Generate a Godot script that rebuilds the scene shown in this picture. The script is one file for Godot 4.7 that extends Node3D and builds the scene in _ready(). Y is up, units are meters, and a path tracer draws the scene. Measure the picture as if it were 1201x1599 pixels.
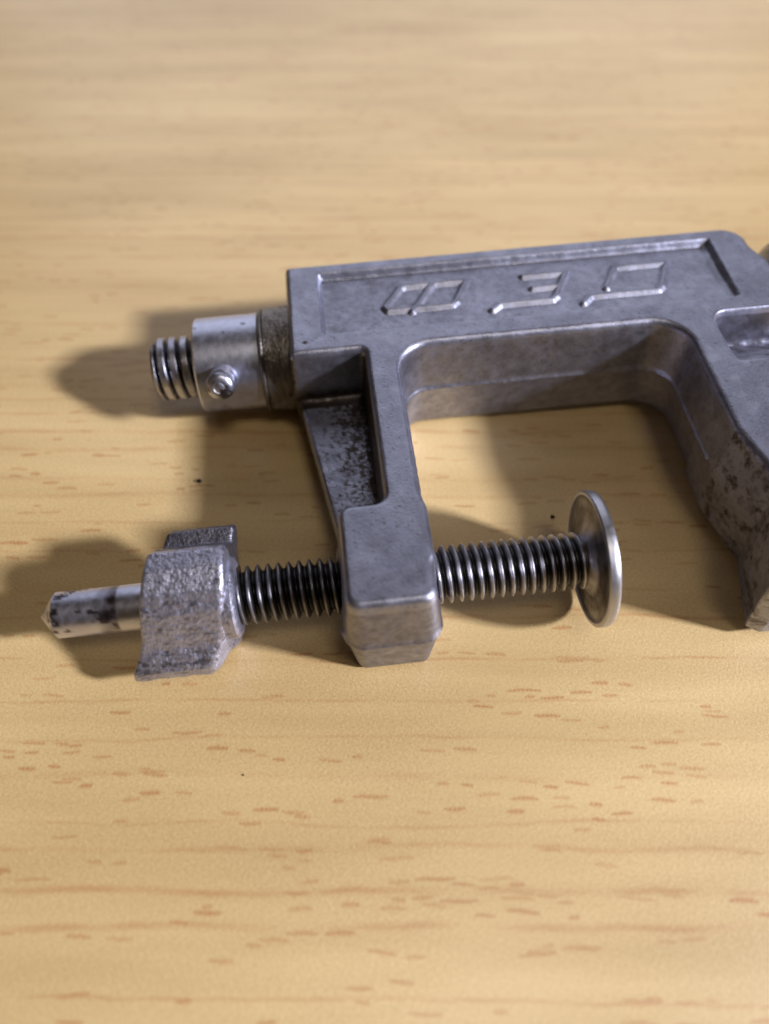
extends Node3D
# A cast metal table clamp lying on a wood-laminate tabletop, seen from close by. Shapes are written in millimetres in the clamp's own axes:
# x along the bar, y out of its lettered face (0 at the casting's parting plane), z along the arms.
const MM := 0.001
const HALF := 7.59          # half the thickness of the casting
var rng := RandomNumberGenerator.new()
var n_low := FastNoiseLite.new()
var n_mid := FastNoiseLite.new()
var n_fine := FastNoiseLite.new()
var M := {}


func _ready() -> void:
	rng.seed = 71
	for a in [[n_low, 3, 0.10, 2], [n_mid, 5, 0.55, 3], [n_fine, 9, 2.2, 2]]:
		a[0].seed = a[1]
		a[0].noise_type = FastNoiseLite.TYPE_SIMPLEX_SMOOTH
		a[0].frequency = a[2]
		a[0].fractal_octaves = a[3]
	camera_and_light()
	materials()
	tabletop()
	build_clamp()
	crumbs()


func camera_and_light() -> void:
	var cam := Camera3D.new()
	cam.name = "camera"
	add_child(cam)
	cam.position = Vector3(0, 83 * MM, 0)
	cam.rotation = Vector3(-0.9429, 0, 0)
	cam.fov = 65.2
	cam.near = 0.005
	cam.far = 5.0
	var lens := CameraAttributesPhysical.new()
	lens.frustum_focal_length = 18.76
	lens.frustum_focus_distance = 0.091
	lens.frustum_near = 0.005
	lens.frustum_far = 5.0
	lens.exposure_aperture = 8.4
	cam.attributes = lens
	cam.current = true
	var e := Environment.new()
	e.background_mode = Environment.BG_COLOR
	e.background_color = Color(0.03, 0.018, 0.008).linear_to_srgb()
	e.tonemap_mode = Environment.TONE_MAPPER_LINEAR
	e.tonemap_exposure = 1.04
	e.sdfgi_enabled = true
	e.ssao_enabled = true
	e.ssil_enabled = true
	var w := WorldEnvironment.new()
	w.name = "room_air"
	w.environment = e
	add_child(w)
	# the lamp of the room, to the right of the camera and a little before the clamp
	lamp("room_lamp", Vector3(0.0, 0.0, -0.06), 18.5, 29.8, 1.7, Vector2(0.14, 0.14), 1.5, Color(0.97, 0.98, 1.15))
	# the ceiling light, nearly overhead
	lamp("ceiling_light", Vector3(0.03, 0.0, -0.06), 62.0, 70.0, 1.6, Vector2(0.32, 0.32), 0.12, Color(1.0, 0.9, 0.78))
	# unseen panel added beyond the table, mirrored by its far part and metal
	lamp("added_sheen_panel", Vector3(0.0, 0.0, -0.1), -90.0, 29.0, 1.8, Vector2(1.9, 1.75), 0.31, Color(0.78, 0.81, 0.97))


func lamp(called: String, target: Vector3, azimuth: float, elevation: float, far: float, size: Vector2, energy: float, color: Color) -> void:
	var l := AreaLight3D.new()
	l.name = called
	l.area_size = size
	l.area_normalize_energy = true
	l.light_energy = energy * far * far
	l.light_color = color.linear_to_srgb()
	l.shadow_enabled = true
	l.area_range = 6.0
	add_child(l)
	var a := deg_to_rad(azimuth)
	var b := deg_to_rad(elevation)
	l.look_at_from_position(target + Vector3(cos(b) * cos(a), sin(b), cos(b) * sin(a)) * far, target, Vector3(0, 1, 0) if elevation < 80 else Vector3(0, 0, -1))


# ---------------------------------------------------------------- materials
func noise_map(s: int, freq: float, octaves: int, bump: float, size := 512, cellular := false) -> NoiseTexture2D:
	var n := FastNoiseLite.new()
	n.seed = s
	n.noise_type = FastNoiseLite.TYPE_CELLULAR if cellular else FastNoiseLite.TYPE_SIMPLEX_SMOOTH
	n.frequency = freq
	n.fractal_octaves = octaves
	var t := NoiseTexture2D.new()
	t.width = size
	t.height = size
	t.seamless = true
	t.noise = n
	if bump > 0.0:
		t.as_normal_map = true
		t.bump_strength = bump
	return t


func ramped(t: NoiseTexture2D, lo: float, hi: float) -> NoiseTexture2D:
	var g := Gradient.new()
	g.set_color(0, Color(lo, lo, lo))
	g.set_color(1, Color(hi, hi, hi))
	g.interpolation_mode = Gradient.GRADIENT_INTERPOLATE_LINEAR
	t.color_ramp = g
	return t


func metal(called: String, base: Color, metallic: float, rough_lo: float, rough_hi: float, bump: Texture2D, bump_scale: float, rough: NoiseTexture2D, tile_mm: float, colored := true) -> StandardMaterial3D:
	var m := StandardMaterial3D.new()
	m.resource_name = called
	m.albedo_color = base.linear_to_srgb()
	m.vertex_color_use_as_albedo = colored
	m.metallic = metallic
	m.metallic_specular = 0.5
	m.roughness = 1.0
	m.roughness_texture = ramped(rough, rough_lo, rough_hi)
	m.roughness_texture_channel = BaseMaterial3D.TEXTURE_CHANNEL_RED
	m.normal_enabled = true
	m.normal_texture = bump
	m.normal_scale = bump_scale
	m.uv1_triplanar = true
	m.uv1_scale = Vector3.ONE * (1000.0 / tile_mm)
	return m


# Pitted casting with hair scratches: a height picture turned into a normal map.
func worn_surface() -> ImageTexture:
	var S := 1024
	var n := FastNoiseLite.new()
	n.seed = 4
	n.frequency = 0.045
	n.fractal_octaves = 4
	var im := n.get_seamless_image(S, S)
	im.convert(Image.FORMAT_RF)
	for y in S:
		for x in S:
			im.set_pixel(x, y, Color(0.5 + (im.get_pixel(x, y).r - 0.5) * 0.34, 0, 0))
	for k in 1500:
		var cx := rng.randi() % S
		var cy := rng.randi() % S
		var r := rng.randf_range(1.2, 4.2)
		var deep := rng.randf_range(0.05, 0.2) * (1.0 if rng.randf() < 0.75 else -0.8)
		for i in range(-5, 6):
			for j in range(-5, 6):
				var t := Vector2(i, j).length() / r
				if t < 1.0:
					var q := Vector2i(posmod(cx + i, S), posmod(cy + j, S))
					im.set_pixelv(q, Color(im.get_pixelv(q).r - deep * (1.0 - t * t), 0, 0))
	for k in 130:
		var p := Vector2(rng.randf(), rng.randf()) * S
		var a := rng.randf_range(-0.5, 0.5) + (0.0 if rng.randf() < 0.6 else 1.4)
		var length := rng.randf_range(25, 170)
		var deep := rng.randf_range(0.05, 0.22)
		var bend := rng.randf_range(-0.002, 0.002)
		for i in int(length):
			p += Vector2.from_angle(a)
			a += bend
			for j in range(-1, 2):
				var q := Vector2i(posmod(int(p.x), S), posmod(int(p.y) + j, S))
				im.set_pixelv(q, Color(im.get_pixelv(q).r - deep * (1.0 if j == 0 else 0.4) * sin(PI * i / length), 0, 0))
	im.convert(Image.FORMAT_RGBA8)
	im.bump_map_to_normal_map(6.0)
	return ImageTexture.create_from_image(im)


func materials() -> void:
	M.cast = metal("cast_metal", Color(1, 1, 1), 0.92, 0.33, 0.52, worn_surface(), 0.45, noise_map(21, 0.02, 4, 0.0), 23.0)
	M.rough_cast = metal("rough_cast_metal", Color(1, 1, 1), 0.9, 0.28, 0.6, noise_map(6, 0.03, 4, 7.0), 0.8, noise_map(22, 0.03, 3, 0.0), 8.0)
	M.steel = metal("dark_steel", Color(1, 1, 1), 1.0, 0.27, 0.46, noise_map(7, 0.05, 3, 3.0), 0.2, noise_map(23, 0.03, 3, 0.0), 8.0)
	M.bright = metal("bright_steel", Color(1, 1, 1), 1.0, 0.3, 0.46, noise_map(8, 0.02, 4, 3.0), 0.16, noise_map(24, 0.02, 3, 0.0), 12.0)


# ---------------------------------------------------------------- mesh helpers
func part(called: String, mesh: Mesh, material: Material, parent: Node) -> MeshInstance3D:
	var o := MeshInstance3D.new()
	o.name = called
	o.mesh = mesh
	for k in mesh.get_surface_count():
		mesh.surface_set_material(k, material)
	parent.add_child(o, true)
	return o


func tag(o: Node, label: String, category: String, group := "") -> void:
	o.set_meta("label", label)
	o.set_meta("category", category)
	if group:
		o.set_meta("group", group)


func from_arrays(v: PackedVector3Array, n: PackedVector3Array, c: PackedColorArray, idx: PackedInt32Array) -> ArrayMesh:
	var a := []
	a.resize(Mesh.ARRAY_MAX)
	a[Mesh.ARRAY_VERTEX] = v
	a[Mesh.ARRAY_NORMAL] = n
	a[Mesh.ARRAY_COLOR] = c
	a[Mesh.ARRAY_INDEX] = idx
	var m := ArrayMesh.new()
	m.add_surface_from_arrays(Mesh.PRIMITIVE_TRIANGLES, a)
	return m


# Surface nets over a field kept column by column along y. Flags: 1 = a column worth looking at.
func surface_net(f: PackedFloat32Array, nx: int, ny: int, nz: int, o: Vector3, h: float, live: PackedByteArray, paint: Callable) -> ArrayMesh:
	var at := PackedInt32Array()
	at.resize(nx * nz * ny)
	at.fill(-1)
	var v := PackedVector3Array()
	var sx := nz * ny
	var sz := ny
	for ix in nx - 1:
		for iz in nz - 1:
			var k := ix * nz + iz
			if not (live[k] or live[k + 1] or live[k + nz] or live[k + nz + 1]):
				continue
			var b := k * ny
			var a00 := f[b]; var a01 := f[b + sz]; var a10 := f[b + sx]; var a11 := f[b + sx + sz]
			for iy in ny - 1:
				var q := b + iy + 1
				var c00 := f[q]; var c01 := f[q + sz]; var c10 := f[q + sx]; var c11 := f[q + sx + sz]
				var s := int(a00 < 0) + int(a01 < 0) + int(a10 < 0) + int(a11 < 0) + int(c00 < 0) + int(c01 < 0) + int(c10 < 0) + int(c11 < 0)
				if s != 0 and s != 8:
					var p := Vector3.ZERO
					var m := 0
					var t: float
					if (a00 < 0) != (a10 < 0): p += Vector3(a00 / (a00 - a10), 0, 0); m += 1
					if (a01 < 0) != (a11 < 0): p += Vector3(a01 / (a01 - a11), 0, 1); m += 1
					if (c00 < 0) != (c10 < 0): p += Vector3(c00 / (c00 - c10), 1, 0); m += 1
					if (c01 < 0) != (c11 < 0): p += Vector3(c01 / (c01 - c11), 1, 1); m += 1
					if (a00 < 0) != (a01 < 0): p += Vector3(0, 0, a00 / (a00 - a01)); m += 1
					if (a10 < 0) != (a11 < 0): p += Vector3(1, 0, a10 / (a10 - a11)); m += 1
					if (c00 < 0) != (c01 < 0): p += Vector3(0, 1, c00 / (c00 - c01)); m += 1
					if (c10 < 0) != (c11 < 0): p += Vector3(1, 1, c10 / (c10 - c11)); m += 1
					if (a00 < 0) != (c00 < 0): p += Vector3(0, a00 / (a00 - c00), 0); m += 1
					if (a10 < 0) != (c10 < 0): p += Vector3(1, a10 / (a10 - c10), 0); m += 1
					if (a01 < 0) != (c01 < 0): p += Vector3(0, a01 / (a01 - c01), 1); m += 1
					if (a11 < 0) != (c11 < 0): p += Vector3(1, a11 / (a11 - c11), 1); m += 1
					at[b + iy] = v.size()
					v.append(o + (Vector3(ix, iy, iz) + p / m) * h)
				a00 = c00; a01 = c01; a10 = c10; a11 = c11
	var idx := PackedInt32Array()
	for ix in range(1, nx - 1):
		for iz in range(1, nz - 1):
			var k := ix * nz + iz
			if not (live[k] or live[k + 1] or live[k + nz]):
				continue
			for iy in range(1, ny - 1):
				var q := k * ny + iy
				var here := at[q]
				if here < 0:
					continue
				var inside := f[q] < 0
				if inside != (f[q + sx] < 0):
					quad(idx, here, at[q - 1], at[q - 1 - sz], at[q - sz], inside)
				if inside != (f[q + 1] < 0):
					quad(idx, here, at[q - sz], at[q - sz - sx], at[q - sx], inside)
				if inside != (f[q + sz] < 0):
					quad(idx, here, at[q - sx], at[q - sx - 1], at[q - 1], inside)
	var n := PackedVector3Array()
	n.resize(v.size())
	for k in range(0, idx.size(), 3):
		var a := v[idx[k]]
		var w := (v[idx[k + 2]] - a).cross(v[idx[k + 1]] - a)
		n[idx[k]] += w
		n[idx[k + 1]] += w
		n[idx[k + 2]] += w
	var c := PackedColorArray()
	c.resize(v.size())
	for k in v.size():
		n[k] = n[k].normalized()
		c[k] = paint.call(v[k], n[k])
		v[k] *= MM
	return from_arrays(v, n, c, idx)


func quad(idx: PackedInt32Array, a: int, b: int, c: int, d: int, flip: bool) -> void:
	if a < 0 or b < 0 or c < 0 or d < 0:
		return
	if flip:
		idx.append_array([a, c, b, a, d, c])
	else:
		idx.append_array([a, b, c, a, c, d])


# A body turned about the x axis: profile of Vector2(x, radius); joints sharper than 35 degrees stay edges.
func lathe(profile: Array, centre: Vector3, paint: Callable, sides := 72) -> ArrayMesh:
	var v := PackedVector3Array(); var n := PackedVector3Array(); var c := PackedColorArray(); var idx := PackedInt32Array()
	var seg := []
	var fine := [profile[0]]
	for k in profile.size() - 1:                   # long runs are cut up so that stains can show on them
		var cuts := int(clampf(profile[k].distance_to(profile[k + 1]) / 0.3, 1.0, 60.0))
		for j in range(1, cuts + 1):
			fine.append(profile[k].lerp(profile[k + 1], float(j) / cuts))
	profile = fine
	for k in profile.size() - 1:
		var d: Vector2 = (profile[k + 1] - profile[k]).normalized()
		seg.append(Vector2(-d.y, d.x))
	for k in seg.size():
		var n0: Vector2 = seg[k]
		var n1: Vector2 = seg[k]
		if k > 0 and seg[k - 1].dot(seg[k]) > 0.82:
			n0 = (seg[k] + seg[k - 1]).normalized()
		if k < seg.size() - 1 and seg[k + 1].dot(seg[k]) > 0.82:
			n1 = (seg[k] + seg[k + 1]).normalized()
		var b := v.size()
		for j in sides + 1:
			var t := TAU * j / sides
			for e in 2:
				var p: Vector2 = profile[k + e]
				var nn: Vector2 = n1 if e else n0
				var at := Vector3(p.x, p.y * cos(t), p.y * sin(t)) + centre
				var nv := Vector3(nn.x, nn.y * cos(t), nn.y * sin(t))
				v.append(at * MM); n.append(nv); c.append(paint.call(at, nv))
		for j in sides:
			var q := b + 2 * j
			idx.append_array([q, q + 1, q + 3, q, q + 3, q + 2])
	return from_arrays(v, n, c, idx)


# A helical thread about the x axis.
func thread(x0: float, x1: float, outer: float, inner: float, pitch: float, crest: float, centre: Vector3, paint: Callable, chamfer := 0.8) -> ArrayMesh:
	var v := PackedVector3Array(); var n := PackedVector3Array(); var c := PackedColorArray(); var idx := PackedInt32Array()
	var sides := 64
	var rings := int((x1 - x0) / pitch * 14.0)
	for i in rings + 1:
		var x := lerpf(x0, x1, float(i) / rings)
		for j in sides + 1:
			var t := TAU * j / sides
			var w := fposmod(x / pitch - float(j % sides) / sides, 1.0)
			var g := clampf((absf(w - 0.5) * 2.0 - crest) / (1.0 - crest - 0.14), 0.0, 1.0)
			g = g * g * (3 - 2 * g) * 0.45 + g * 0.55
			var limit := outer - maxf(0.0, chamfer - minf(x - x0, x1 - x)) * 0.9
			var r := minf(lerpf(outer, inner, g), limit) + 0.03 * n_mid.get_noise_3d(x, 8 * cos(t), 8 * sin(t))
			v.append(Vector3(x, r * cos(t), r * sin(t)) + centre)
	var s := sides + 1
	for i in rings + 1:
		for j in s:
			var a := v[maxi(i - 1, 0) * s + j]
			var b := v[mini(i + 1, rings) * s + j]
			var p := v[i * s + (j - 1 if j > 0 else sides - 1)]
			var q := v[i * s + (j + 1 if j < sides else 1)]
			n.append((q - p).cross(b - a).normalized() * -1.0)
	for k in v.size():
		var out := v[k] - centre
		out.x = 0
		if n[k].dot(out) < 0:
			n[k] = -n[k]
		c.append(paint.call(v[k], n[k]))
		v[k] *= MM
	for i in rings:
		for j in sides:
			var q := i * s + j
			idx.append_array([q, q + s, q + 1, q + 1, q + s, q + s + 1])
	for e in 2:                                   # end faces
		var b := v.size()
		var x := x1 if e else x0
		v.append((Vector3(x + (0.25 if e else -0.25), 0, 0) + centre) * MM); n.append(Vector3(1 if e else -1, 0, 0)); c.append(paint.call(v[b] / MM, n[b]))
		for j in s:
			v.append(v[(rings if e else 0) * s + j]); n.append(n[b]); c.append(c[b])
		for j in sides:
			if e: idx.append_array([b, b + 2 + j, b + 1 + j])
			else: idx.append_array([b, b + 1 + j, b + 2 + j])
	return from_arrays(v, n, c, idx)


# ---------------------------------------------------------------- flat distances
func box2(x: float, z: float, x0: float, x1: float, z0: float, z1: float, r := 0.0) -> float:
	var dx := maxf(x0 + r - x, x - x1 + r)
	var dz := maxf(z0 + r - z, z - z1 + r)
	return minf(maxf(dx, dz), 0.0) + Vector2(maxf(dx, 0), maxf(dz, 0)).length() - r


func join(a: float, b: float, r: float) -> float:   # union with a round fillet
	if a > r or b > r:
		return minf(a, b)
	return maxf(r, minf(a, b)) - Vector2(maxf(r - a, 0), maxf(r - b, 0)).length()


func meet(a: float, b: float, r: float) -> float:   # intersection with a rounded edge
	if a < -r or b < -r:
		return maxf(a, b)
	return minf(-r, maxf(a, b)) + Vector2(maxf(r + a, 0), maxf(r + b, 0)).length()


func poly2(x: float, z: float, p: PackedVector2Array) -> float:
	var q := Vector2(x, z)
	var d := INF
	var inside := false
	var j := p.size() - 1
	for i in p.size():
		var a := p[i]
		var e := p[j] - a
		var w := q - a
		d = minf(d, (w - e * clampf(w.dot(e) / e.dot(e), 0.0, 1.0)).length_squared())
		if (a.y > z) != (p[j].y > z) and x < e.x * (z - a.y) / e.y + a.x:
			inside = not inside
		j = i
	return -sqrt(d) if inside else sqrt(d)


# ---------------------------------------------------------------- the clamp
func build_clamp() -> void:
	var basis := Basis(Vector3(0.99399, 0.02769, -0.10595), Vector3(-0.02753, 0.99962, 0.00293), Vector3(0.10599, 0.0, 0.99437)).orthonormalized()
	var root := Node3D.new()
	root.name = "table_clamp"
	add_child(root)
	root.transform = Transform3D(basis, (Vector3(-13.206, 7.4526, -90.25) + basis * Vector3(0, -HALF, 0)) * MM)
	tag(root, "grey cast metal table clamp with raised letters, lying flat on the wooden tabletop", "clamp")
	var frame := part("frame", frame_mesh(), M.cast, root)
	frame.position.y = HALF * MM
	letters(frame)
	stud(root)
	screw(root)


func frame_mesh() -> ArrayMesh:
	var h := 0.21
	var o := Vector3(-1.2, -8.4, -1.2)
	var nx := int(66.0 / h); var ny := int(16.8 / h) + 1; var nz := int(56.2 / h)
	var f := PackedFloat32Array(); f.resize(nx * ny * nz); f.fill(1.0)
	var live := PackedByteArray(); live.resize(nx * nz)
	var jaw := PackedVector2Array([Vector2(49.3, 8), Vector2(49.3, 36.0), Vector2(51.2, 44.0), Vector2(48.9, 52.6), Vector2(50.0, 53.5), Vector2(62.5, 53.5), Vector2(62.5, 8)])
	var web := PackedVector2Array([Vector2(0.4, 14), Vector2(0.6, 18.0), Vector2(4.2, 41.5), Vector2(10.5, 41.5), Vector2(10.5, 14)])
	for ix in nx:
		var x := o.x + ix * h
		for iz in nz:
			var z := o.z + iz * h
			var bar := box2(x, z, 0, 62.7, 0, 17.2, 0.5)
			if x > 55 and z < 8:
				bar = maxf(bar, box2(x, z, 0, 62.7, 0, 30, 3.0))
			var arm := box2(x, z, 9.25, 13.1, 8, 48, 0.3)
			var block := box2(x, z, 4.1, 13.15, 40.8, 53.25, 1.5)
			var left := join(arm, block, 1.3)
			# the pocket corner by the bar is tight, the inside corner of the frame is wide
			var d := join(bar, left, 4.2 if x > 11 else 0.8)
			d = join(d, poly2(x, z, jaw) - 0.0, 4.6) if x > 34 else d
			var dw := poly2(x, z, web) if x < 12 and z > 12 and z < 43 else 9.0
			if d > 1.5 and dw > 1.2:
				continue
			var k := ix * nz + iz
			live[k] = 1
			var b := k * ny
			var wob := 0.035 * n_mid.get_noise_2d(x * 0.4, z * 0.4) + 0.006 * n_fine.get_noise_2d(x, z)
			# height of the lettered face: sunk panel with sloping border, and the ramp of the right-hand pocket
			var top := HALF + wob
			var rec := box2(x, z, 4.3, 57.6, 2.2, 13.9)
			if rec < 0.35:
				top -= 0.95 * smoothstep(0.3, -0.5, rec + 0.06 * n_mid.get_noise_2d(x * 0.5, z * 0.5)) * lerpf(1.0, 0.8, smoothstep(8.0, 14.0, z))
			var pr := box2(x, z, 53.2, 80.0, 16.9, 60.0, 1.6)
			if pr < 0.4:
				var depth := 5.6 * clampf((25.5 - z) / 8.5, 0.0, 1.0)
				top -= (depth + 0.22 * n_mid.get_noise_2d(x * 0.8, z * 0.8) * smoothstep(0.0, 1.0, depth)) * smoothstep(0.4, -0.6, pr)
			var burr := 0.5 + 0.5 * n_mid.get_noise_2d(x * 1.3 + 40.0, z * 1.3)
			var deep := d < -2.0 and dw < 9.0
			for iy in ny:
				var y := o.y + iy * h
				if d < -2.4 and y > -6.0 and y < top - 2.2:
					f[b + iy] = -1.0
					continue
				# walls lean out towards the parting plane; the lower half leans in more
				var lean := 0.62 * absf(y) / HALF if y > 0 else (0.45 if x > 40 and z > 30 else 1.15) * absf(y) / HALF
				var a := d - 0.62 + lean - (0.12 + 0.22 * burr) * exp(-y * y / 0.07) * (0.0 if x > 40 and z > 34 else 1.0)
				var s := meet(a, maxf((y - top) * 0.9, -y - HALF), 0.75)
				if dw < 9.0:
					var web_d := meet(dw - 0.3 + 0.12 * absf(y + 1.4), absf(y + 1.5 - 3.0 * wob) - 1.5, 0.5)
					s = join(s, web_d, 0.45)
				f[b + iy] = s
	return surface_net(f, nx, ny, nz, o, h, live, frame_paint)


func frame_paint(p: Vector3, n: Vector3) -> Color:
	var g := 0.36 + 0.08 * n_low.get_noise_3dv(p * 1.8) + 0.04 * n_mid.get_noise_3dv(p) + 0.055 * n_fine.get_noise_3dv(p)
	var c := Color(g * 0.96, g * 0.98, g * 1.19)
	var grime_and_shade := 0.0
	var rough := n_mid.get_noise_3dv(p * 1.2) + 0.6 * n_fine.get_noise_3dv(p * 0.8)
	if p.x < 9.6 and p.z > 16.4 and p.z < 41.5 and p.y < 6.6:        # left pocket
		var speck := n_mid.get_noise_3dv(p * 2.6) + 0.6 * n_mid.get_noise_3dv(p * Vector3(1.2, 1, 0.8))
		grime_and_shade = clampf(0.42 + (p.x - 5.4 - 0.09 * (p.z - 20.0)) * 0.26 + speck * 1.7, 0.0, 1.0)
		if p.z < 19.3:  # shadow below the bar wall, put into the floor colour
			grime_and_shade = clampf(lerpf(0.95, 0.1, smoothstep(0.5, 2.2, p.y)) + rough * 0.3, 0.0, 1.0)
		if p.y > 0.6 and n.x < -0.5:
			grime_and_shade = 1.0
	elif p.x > 48.5 and p.z > 35.6 and p.y < 7.2:                       # worn jaw
		grime_and_shade = clampf(0.12 + rough * 1.0 + 0.8 * n_mid.get_noise_3dv(p * 0.5), 0.0, 0.95)
	elif p.x > 52.5 and p.z > 16 and p.z < 25 and p.y < 6.8:           # right pocket; its wall has the brown table reflection painted in
		grime_and_shade = clampf(0.12 + 0.8 * n_mid.get_noise_3dv(p * 0.45) + (0.4 if n.z > 0.5 else 0.0), 0.0, 0.75)
	elif p.z < 16.0 and p.y > 6.0 and p.y < 7.25 and n.y > 0.93:                       # sunk panel floor, darker and grainy
		grime_and_shade = clampf(0.24 + rough * 0.35 - 0.006 * p.x, 0.0, 0.6)
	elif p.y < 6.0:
		grime_and_shade = clampf((0.32 if p.z > 51.5 else 0.1) + rough * 0.3, 0.0, 0.5)
	elif absf(p.x - 1.95) + absf(p.z - 15.2) < 0.42:                    # one black fleck by the edge
		grime_and_shade = 1.0
	grime_and_shade = maxf(grime_and_shade, smoothstep(0.52, 0.68, n_fine.get_noise_3dv(p * 1.1 + Vector3(11, 5, 2))) * 0.6)
	var rub := smoothstep(0.18, 0.5, n_mid.get_noise_3dv(p * 0.55 + Vector3(30, 0, 9))) * (0.3 if p.x > 48.0 and p.y > 7.0 and p.z > 20.0 else 0.14)
	c = c.lerp(Color(0.62, 0.63, 0.72), rub)
	return c.lerp(Color(0.075, 0.06, 0.05), grime_and_shade)


# Raised letters on the sunk panel: strokes of half-round section, each letter a mesh of its own.
func letters(frame: Node) -> void:
	var strokes := [
		[[Vector2(15.6, 5.35), Vector2(14.9, 5.7), Vector2(12.6, 9.3), Vector2(12.9, 10.0), Vector2(21.3, 9.9), Vector2(21.9, 9.3), Vector2(23.9, 5.3), Vector2(15.6, 5.35)], [Vector2(19.4, 5.3), Vector2(16.0, 10.5)]],
		[[Vector2(31.4, 5.5), Vector2(37.2, 5.5), Vector2(34.9, 10.1), Vector2(34.2, 10.7), Vector2(27.4, 10.75), Vector2(26.2, 11.7)], [Vector2(32.2, 8.1), Vector2(35.7, 8.1)]],
		[[Vector2(41.7, 9.4), Vector2(43.9, 5.4), Vector2(51.0, 5.4), Vector2(48.9, 10.1), Vector2(48.2, 10.75), Vector2(39.2, 10.8), Vector2(38.0, 12.0)]],
	]
	for set_of in strokes:
		part("raised_letter", letter_mesh(set_of), M.cast, frame)


func letter_mesh(set_of: Array) -> ArrayMesh:
	var lo := Vector2(INF, INF); var hi := -lo
	for line in set_of:
		for p in line:
			lo = lo.min(p); hi = hi.max(p)
	lo -= Vector2(0.9, 0.9); hi += Vector2(0.9, 0.9)
	var h := 0.11
	var nx := int((hi.x - lo.x) / h) + 1
	var nz := int((hi.y - lo.y) / h) + 1
	var hgt := PackedFloat32Array(); hgt.resize(nx * nz)
	for i in nx:
		for j in nz:
			var q := lo + Vector2(i, j) * h
			var d := INF
			for line in set_of:
				for k in line.size() - 1:
					var a: Vector2 = line[k]
					var e: Vector2 = line[k + 1] - a
					d = minf(d, (q - a - e * clampf((q - a).dot(e) / e.dot(e), 0.0, 1.0)).length())
			d += 0.05 * n_mid.get_noise_2d(q.x * 0.5, q.y * 0.5)
			hgt[i * nz + j] = 0.62 * smoothstep(1.0, -0.08, d)
	var v := PackedVector3Array(); var n := PackedVector3Array(); var c := PackedColorArray(); var idx := PackedInt32Array()
	var at := PackedInt32Array(); at.resize(nx * nz); at.fill(-1)
	for i in range(1, nx - 1):
		for j in range(1, nz - 1):
			var k := i * nz + j
			if maxf(maxf(hgt[k], hgt[k + 1]), maxf(maxf(hgt[k - 1], hgt[k + nz]), hgt[k - nz])) <= 0.0:
				continue
			at[k] = v.size()
			var q := lo + Vector2(i, j) * h
			var base := HALF - 0.95 * lerpf(1.0, 0.8, smoothstep(8.0, 14.0, q.y)) - 0.12
			var p := Vector3(q.x, base + hgt[k], q.y)
			var nn := Vector3((hgt[k - nz] - hgt[k + nz]) / (2 * h), 1, (hgt[k - 1] - hgt[k + 1]) / (2 * h)).normalized()
			v.append(p * MM); n.append(nn); c.append(frame_paint(Vector3(p.x, 7.4, p.z), nn))
	for i in nx - 1:
		for j in nz - 1:
			var k := i * nz + j
			if at[k] >= 0 and at[k + 1] >= 0 and at[k + nz] >= 0 and at[k + nz + 1] >= 0:
				idx.append_array([at[k], at[k + nz], at[k + nz + 1], at[k], at[k + nz + 1], at[k + 1]])
	return from_arrays(v, n, c, idx)


func steel_paint(p: Vector3, _n: Vector3) -> Color:
	var g := 0.30 + 0.10 * n_mid.get_noise_3dv(p * 0.7)
	return Color(g, g * 0.99, g * 1.03)


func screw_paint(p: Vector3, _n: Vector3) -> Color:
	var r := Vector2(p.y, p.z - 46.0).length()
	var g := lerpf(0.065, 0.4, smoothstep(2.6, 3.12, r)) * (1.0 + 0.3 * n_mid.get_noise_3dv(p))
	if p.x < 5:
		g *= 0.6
	return Color(g, g * 0.98, g * 1.02)


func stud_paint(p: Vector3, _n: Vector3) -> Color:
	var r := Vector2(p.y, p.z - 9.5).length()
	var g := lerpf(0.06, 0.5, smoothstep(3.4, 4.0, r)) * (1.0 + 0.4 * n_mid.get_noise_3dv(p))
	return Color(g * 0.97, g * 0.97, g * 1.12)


func bright_paint(p: Vector3, _n: Vector3) -> Color:
	var g := 0.64 + 0.05 * n_mid.get_noise_3dv(p)
	var c := Color(g * 0.94, g * 0.97, g * 1.16)
	var spot := n_mid.get_noise_3dv(p * 0.8 + Vector3(7, 0, 3))
	var share := smoothstep(0.5, 0.58, spot + 0.4 * smoothstep(4.6, 6.0, 9.5 - p.z) * smoothstep(-11.0, -9.5, p.x)) * 0.8
	if p.x < -20:                                  # the smooth end of the screw is spotted with rust, and darker towards the nut
		share = smoothstep(0.24, 0.34, spot + 0.25 * n_fine.get_noise_3dv(p)) * 0.9
		share = maxf(share, smoothstep(-22.5, -20.8, p.x + 2.0 * n_mid.get_noise_3dv(p * 0.7)) * (0.62 + 0.5 * spot))
	return c.lerp(Color(0.06, 0.035, 0.03), share)


func washer_paint(p: Vector3, n: Vector3) -> Color:
	var g := 0.2 + 0.14 * n_mid.get_noise_3dv(p * Vector3(3, 0.8, 0.8))
	return Color(g * 1.05, g * 0.95, g * 0.85)


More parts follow.
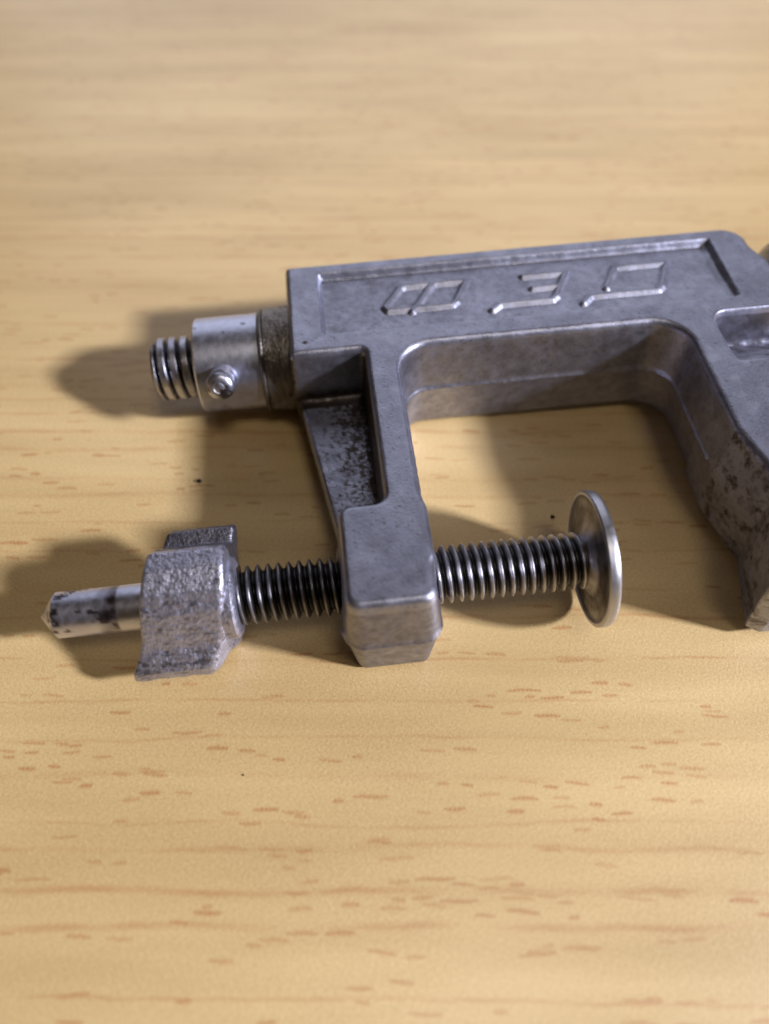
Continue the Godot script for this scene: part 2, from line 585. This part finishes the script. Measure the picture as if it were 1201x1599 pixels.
func stud(root: Node3D) -> void:
	var ax := Vector3(0, 0, 9.5)
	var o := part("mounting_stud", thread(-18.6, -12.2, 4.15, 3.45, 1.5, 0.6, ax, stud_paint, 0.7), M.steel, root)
	o.position.y = HALF * MM
	part("collar", lathe([Vector2(-12.7, 2.5), Vector2(-12.7, 5.95), Vector2(-12.45, 6.2), Vector2(-4.3, 6.25), Vector2(-4.15, 6.1), Vector2(-4.1, 3.0)], ax, bright_paint, 96), M.bright, o)
	part("lock_washer", lathe([Vector2(-4.2, 3.0), Vector2(-4.2, 6.5), Vector2(-4.05, 6.75), Vector2(-3.8, 6.8), Vector2(-3.6, 6.6), Vector2(-3.4, 6.8), Vector2(-0.6, 6.95), Vector2(0.6, 6.9), Vector2(0.7, 3.0)], ax, washer_paint, 96), M.rough_cast, o)
	var pin := part("locking_pin", lathe([Vector2(3.0, 1.0), Vector2(3.0, 1.82), Vector2(8.9, 1.82), Vector2(9.25, 1.7), Vector2(9.5, 1.4), Vector2(9.66, 0.95), Vector2(9.68, 0.75), Vector2(9.62, 0.65), Vector2(9.7, 0.5), Vector2(9.72, 0.0)], Vector3.ZERO, bright_paint, 48), M.bright, o)
	pin.transform = Transform3D(Basis(Vector3(-0.07, sin(0.44), cos(0.44)).normalized(), Vector3(1, 0, 0.07).normalized(), Vector3(0, 1, 0)).orthonormalized(), Vector3(-8.6, 0, 9.5) * MM)
	var wheel := part("thumb_wheel", lathe([Vector2(62.0, 3.0), Vector2(62.0, 4.6), Vector2(63.6, 5.0), Vector2(67.2, 9.0), Vector2(68.0, 9.1), Vector2(72.0, 9.1), Vector2(72.6, 8.4), Vector2(72.6, 0.0)], Vector3(0, 0, 8.7), washer_paint, 72), M.steel, root)
	wheel.position.y = HALF * MM


func piece(t: float, p: Array) -> float:           # a broken line through the points (t, value)
	for k in p.size() - 1:
		if t <= p[k + 1].x or k == p.size() - 2:
			return lerpf(p[k].y, p[k + 1].y, clampf((t - p[k].x) / (p[k + 1].x - p[k].x), 0.0, 1.0))
	return p[0].y


func nut_field() -> ArrayMesh:
	var h := 0.2
	var o := Vector3(-22.0, -8.2, 36.0)
	var nx := int(17.0 / h); var ny := int(16.4 / h); var nz := int(20.0 / h)
	var f := PackedFloat32Array(); f.resize(nx * ny * nz); f.fill(1.0)
	var live := PackedByteArray(); live.resize(nx * nz); live.fill(1)
	var half := [Vector2(-3.4, 5.2), Vector2(-2.2, 6.3), Vector2(-0.2, 6.2), Vector2(1.9, 5.0), Vector2(3.4, 3.1), Vector2(4.5, 1.0), Vector2(5.3, -0.5), Vector2(6.9, -2.4), Vector2(7.05, -3.4), Vector2(6.2, -4.1), Vector2(4.5, -3.7)]
	var prof := PackedVector2Array()
	for s in 2:
		for p in half:
			prof.append(p if s == 0 else -p)
	for iy in ny:
		var y := o.y + iy * h
		for iz in nz:
			var z := o.z + iz * h - 46.0
			var d := poly2(z, y, prof) - 0.15
			if d > 1.2:
				continue
			var right := piece(z, [Vector2(-7.5, -7.1), Vector2(-2.5, -8.0), Vector2(1.5, -8.1), Vector2(4.5, -8.9), Vector2(7.5, -10.9)])
			var lft := piece(z, [Vector2(-7.5, -14.3), Vector2(-2.5, -16.0), Vector2(1.0, -16.7), Vector2(4.5, -17.6), Vector2(7.5, -19.6)])
			var mid := (right + lft) * 0.5
			var half_width := (right - lft) * 0.5
			for ix in nx:
				var x := o.x + ix * h
				var e := (absf(x - mid) - half_width) * 0.95
				if e > 1.2:
					continue
				f[(ix * nz + iz) * ny + iy] = meet(d + 0.10 * n_mid.get_noise_3d(x, y, z) + 0.05 * n_fine.get_noise_3d(x, y, z), e, 0.5)
	return surface_net(f, nx, ny, nz, o, h, live, nut_paint)


func nut_paint(p: Vector3, _n: Vector3) -> Color:
	var g := 0.5 + 0.1 * n_mid.get_noise_3dv(p)
	var c := Color(g * 0.95, g * 0.96, g * 1.18)
	var spot := 0.7 * n_mid.get_noise_3dv(Vector3(p.x * 0.8, p.y * 2.6, p.z * 2.6)) + 0.6 * n_fine.get_noise_3dv(Vector3(p.x * 0.5, p.y, p.z)) + 0.35 * n_low.get_noise_3dv(p * 2.5)
	var share := smoothstep(0.05, 0.6, spot) * 0.65
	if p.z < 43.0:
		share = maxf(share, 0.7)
	return c.lerp(Color(0.06, 0.05, 0.045), share)


func screw(root: Node3D) -> void:
	var ax := Vector3(0, 0, 46.0)
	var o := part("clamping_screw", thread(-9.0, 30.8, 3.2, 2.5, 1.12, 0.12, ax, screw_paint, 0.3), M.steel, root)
	o.position.y = HALF * MM
	part("smooth_shank", lathe([Vector2(-28.9, 0.0), Vector2(-27.2, 2.2), Vector2(-26.9, 2.5), Vector2(-9.0, 2.55)], ax, bright_paint, 64), M.bright, o)
	part("wing_nut", nut_field(), M.rough_cast, o)
	part("nut_hub", lathe([Vector2(-10.5, 4.6), Vector2(-7.8, 4.5), Vector2(-7.5, 4.2), Vector2(-7.4, 3.7), Vector2(-7.4, 2.4)], ax, nut_paint, 64), M.rough_cast, o)
	part("pressure_disc", lathe([Vector2(29.9, 2.8), Vector2(30.4, 3.2), Vector2(30.9, 4.0), Vector2(31.15, 5.2), Vector2(31.2, 6.6), Vector2(31.1, 6.95), Vector2(30.95, 7.15), Vector2(30.95, 7.45), Vector2(31.1, 7.6), Vector2(31.85, 7.6), Vector2(32.15, 7.45), Vector2(32.3, 7.1), Vector2(32.35, 0.0)], ax, disc_paint, 128), M.bright, o)


func disc_paint(p: Vector3, _n: Vector3) -> Color:
	var r := Vector2(p.y, p.z - 46.0).length()
	var g := 0.5 + 0.05 * n_mid.get_noise_3dv(p)
	var c := Color(g * 0.97, g * 0.97, g * 1.03)
	return c.lerp(Color(0.12, 0.1, 0.085), smoothstep(7.2, 6.8, r) * clampf(0.7 + 0.7 * n_mid.get_noise_3dv(p * 0.6), 0.0, 0.9))


# ---------------------------------------------------------------- the table
func tabletop() -> void:
	var m := StandardMaterial3D.new()
	m.resource_name = "wood_laminate"
	m.albedo_texture = wood_texture()
	m.roughness = 0.36
	m.metallic_specular = 0.8
	m.normal_enabled = true
	m.normal_texture = noise_map(31, 0.4, 2, 4.0, 2048)
	m.normal_scale = 0.062
	m.texture_filter = BaseMaterial3D.TEXTURE_FILTER_LINEAR_WITH_MIPMAPS_ANISOTROPIC
	# one slab with eased edges; the grain runs along x
	var st := SurfaceTool.new()
	st.begin(Mesh.PRIMITIVE_TRIANGLES)
	var lo := Vector2(-0.55, -0.6); var hi := Vector2(0.55, 0.25)
	var ring := []
	for y in [-0.028, -0.0015, 0.0]:
		var s := 0.0015 if y == 0.0 else 0.0
		ring.append([Vector3(lo.x + s, y, lo.y + s), Vector3(hi.x - s, y, lo.y + s), Vector3(hi.x - s, y, hi.y - s), Vector3(lo.x + s, y, hi.y - s)])
	var tile := 0.256
	var put := func(p: Vector3):
		st.set_uv(Vector2((p.x + 0.128) / tile, (p.z + 0.24 - p.y) / tile))
		st.add_vertex(p)
	for k in 2:
		for j in 4:
			var a = ring[k][j]; var b = ring[k][(j + 1) % 4]; var c = ring[k + 1][(j + 1) % 4]; var d = ring[k + 1][j]
			for p in [a, b, c, a, c, d]:
				put.call(p)
	for p in [ring[2][0], ring[2][1], ring[2][2], ring[2][0], ring[2][2], ring[2][3]]:
		put.call(p)
	for p in [ring[0][0], ring[0][2], ring[0][1], ring[0][0], ring[0][3], ring[0][2]]:
		put.call(p)
	st.set_smooth_group(-1)
	st.generate_normals()
	st.generate_tangents()
	var o := part("tabletop", st.commit(), m, self)
	o.set_meta("kind", "structure")
	o.set_meta("label", "pale wood laminate tabletop with short brown flecks in its grain")
	o.set_meta("category", "tabletop")


func wood_texture() -> ImageTexture:
	var S := 2048
	var px := 8.0                                  # pixels per millimetre
	var gray := func(s: int, w: int, hh: int, freq: float, oct: int) -> PackedByteArray:
		var n := FastNoiseLite.new()
		n.seed = s; n.frequency = freq; n.fractal_octaves = oct; n.noise_type = FastNoiseLite.TYPE_SIMPLEX_SMOOTH
		var im := n.get_seamless_image(w, hh)
		im.convert(Image.FORMAT_L8)
		im.resize(S, S, Image.INTERPOLATE_CUBIC)
		return im.get_data()
	var streak: PackedByteArray = gray.call(51, 128, 1024, 0.03, 4)
	var broad: PackedByteArray = gray.call(52, 32, 128, 0.03, 2)
	var fibre: PackedByteArray = gray.call(53, 1536, 2048, 0.4, 2)
	var dark := PackedFloat32Array(); dark.resize(S * S)
	# grain lines
	var z := 6.0
	while z < 252.0:
		var amp := rng.randf_range(0.15, 0.62)
		var wide := rng.randf_range(1.0, 2.8)
		var sd := rng.randf() * 500.0
		for x in S:
			var ang := TAU * x / S
			var wav := n_low.get_noise_3d(cos(ang) * 14.0, sin(ang) * 14.0, sd) * 5.0 + n_low.get_noise_3d(cos(ang) * 110.0, sin(ang) * 110.0, sd) * 1.0
			var zc := z * px + wav
			var am := amp * clampf(0.55 + 0.9 * n_low.get_noise_3d(cos(ang) * 45.0, sin(ang) * 45.0, sd + 60.0), 0.0, 1.0)
			for j in range(int(zc) - 8, int(zc) + 9):
				var t := (j - zc) / wide
				if j >= 0 and j < S:
					dark[j * S + x] += am * exp(-t * t)
		z += rng.randf_range(2.0, 6.0)
	# flecks
	for k in 3000:
		var fx := rng.randf() * S
		var fz := rng.randf() * S
		var chain := 1 if rng.randf() < 0.7 else 2
		for c in chain:
			var length := rng.randf_range(9.0, 24.0) * (1.35 if rng.randf() < 0.2 else 1.0)
			var thick := rng.randf_range(0.8, 1.55)
			var am := rng.randf_range(0.5, 1.15)
			var slope := rng.randf_range(-0.06, 0.07)
			var ph := rng.randf() * 6.0
			for i in int(length):
				var u := i / length
				var w := thick * sqrt(maxf(4 * u * (1 - u), 0.0)) + 0.3
				var zc := fz + slope * i + 0.5 * sin(ph + i * 0.2)
				var xx := int(fx + i) % S
				for j in range(int(zc) - 4, int(zc) + 5):
					var t := (j - zc) / w
					var at := posmod(j, S) * S + xx
					dark[at] = maxf(dark[at], am * exp(-t * t) * (0.8 + 0.2 * sin(i * 1.7 + ph)))
			fx += length + rng.randf_range(3, 10)
			fz += rng.randf_range(-5, 4)
	var out := PackedByteArray(); out.resize(S * S * 3)
	var q := 0
	for k in S * S:
		var g := (streak[k] - 128) * 0.00035 + (broad[k] - 128) * 0.00025 + (fibre[k] - 128) * 0.00045
		var d := minf(dark[k], 1.0)
		out[q] = int(clampf((0.850 + g) * (1.0 - 0.125 * d), 0, 1) * 255.0)
		out[q + 1] = int(clampf((0.730 + g * 1.05) * (1.0 - 0.255 * d), 0, 1) * 255.0)
		out[q + 2] = int(clampf((0.505 + g * 0.95) * (1.0 - 0.32 * d), 0, 1) * 255.0)
		q += 3
	return ImageTexture.create_from_image(Image.create_from_data(S, S, false, Image.FORMAT_RGB8, out))


func crumbs() -> void:
	var spots := [
		[Vector3(-24.4, 0, -65.2), 0.32, "tiny black crumb on the tabletop in the shadow between stud and wing nut"],
		[Vector3(21.4, 0, -59.4), 0.27, "tiny dark crumb on the tabletop behind the screw's round disc"],
		[Vector3(-14.6, 0, -26.6), 0.1, "tiny brown speck on the bare tabletop in front of the wing nut"],
	]
	for s in spots:
		var ball := SphereMesh.new()
		ball.radius = 1.0; ball.height = 2.0; ball.radial_segments = 14; ball.rings = 8
		var a := ball.get_mesh_arrays()
		var v: PackedVector3Array = a[Mesh.ARRAY_VERTEX]
		var n: PackedVector3Array = a[Mesh.ARRAY_NORMAL]
		for k in v.size():
			v[k] *= (1.0 + 0.55 * n_mid.get_noise_3dv(v[k] * 1.6 + s[0])) * s[1] * MM
			v[k].y *= 0.7
			v[k].y += s[1] * 0.5 * MM
		var c := PackedColorArray(); c.resize(v.size()); c.fill(Color(0.03, 0.02, 0.012))
		var m := StandardMaterial3D.new()
		m.vertex_color_use_as_albedo = true
		m.roughness = 0.8
		var o := part("crumb", from_arrays(v, n, c, a[Mesh.ARRAY_INDEX]), m, self)
		o.position = s[0] * MM
		tag(o, s[2], "crumb", "crumbs on the tabletop")
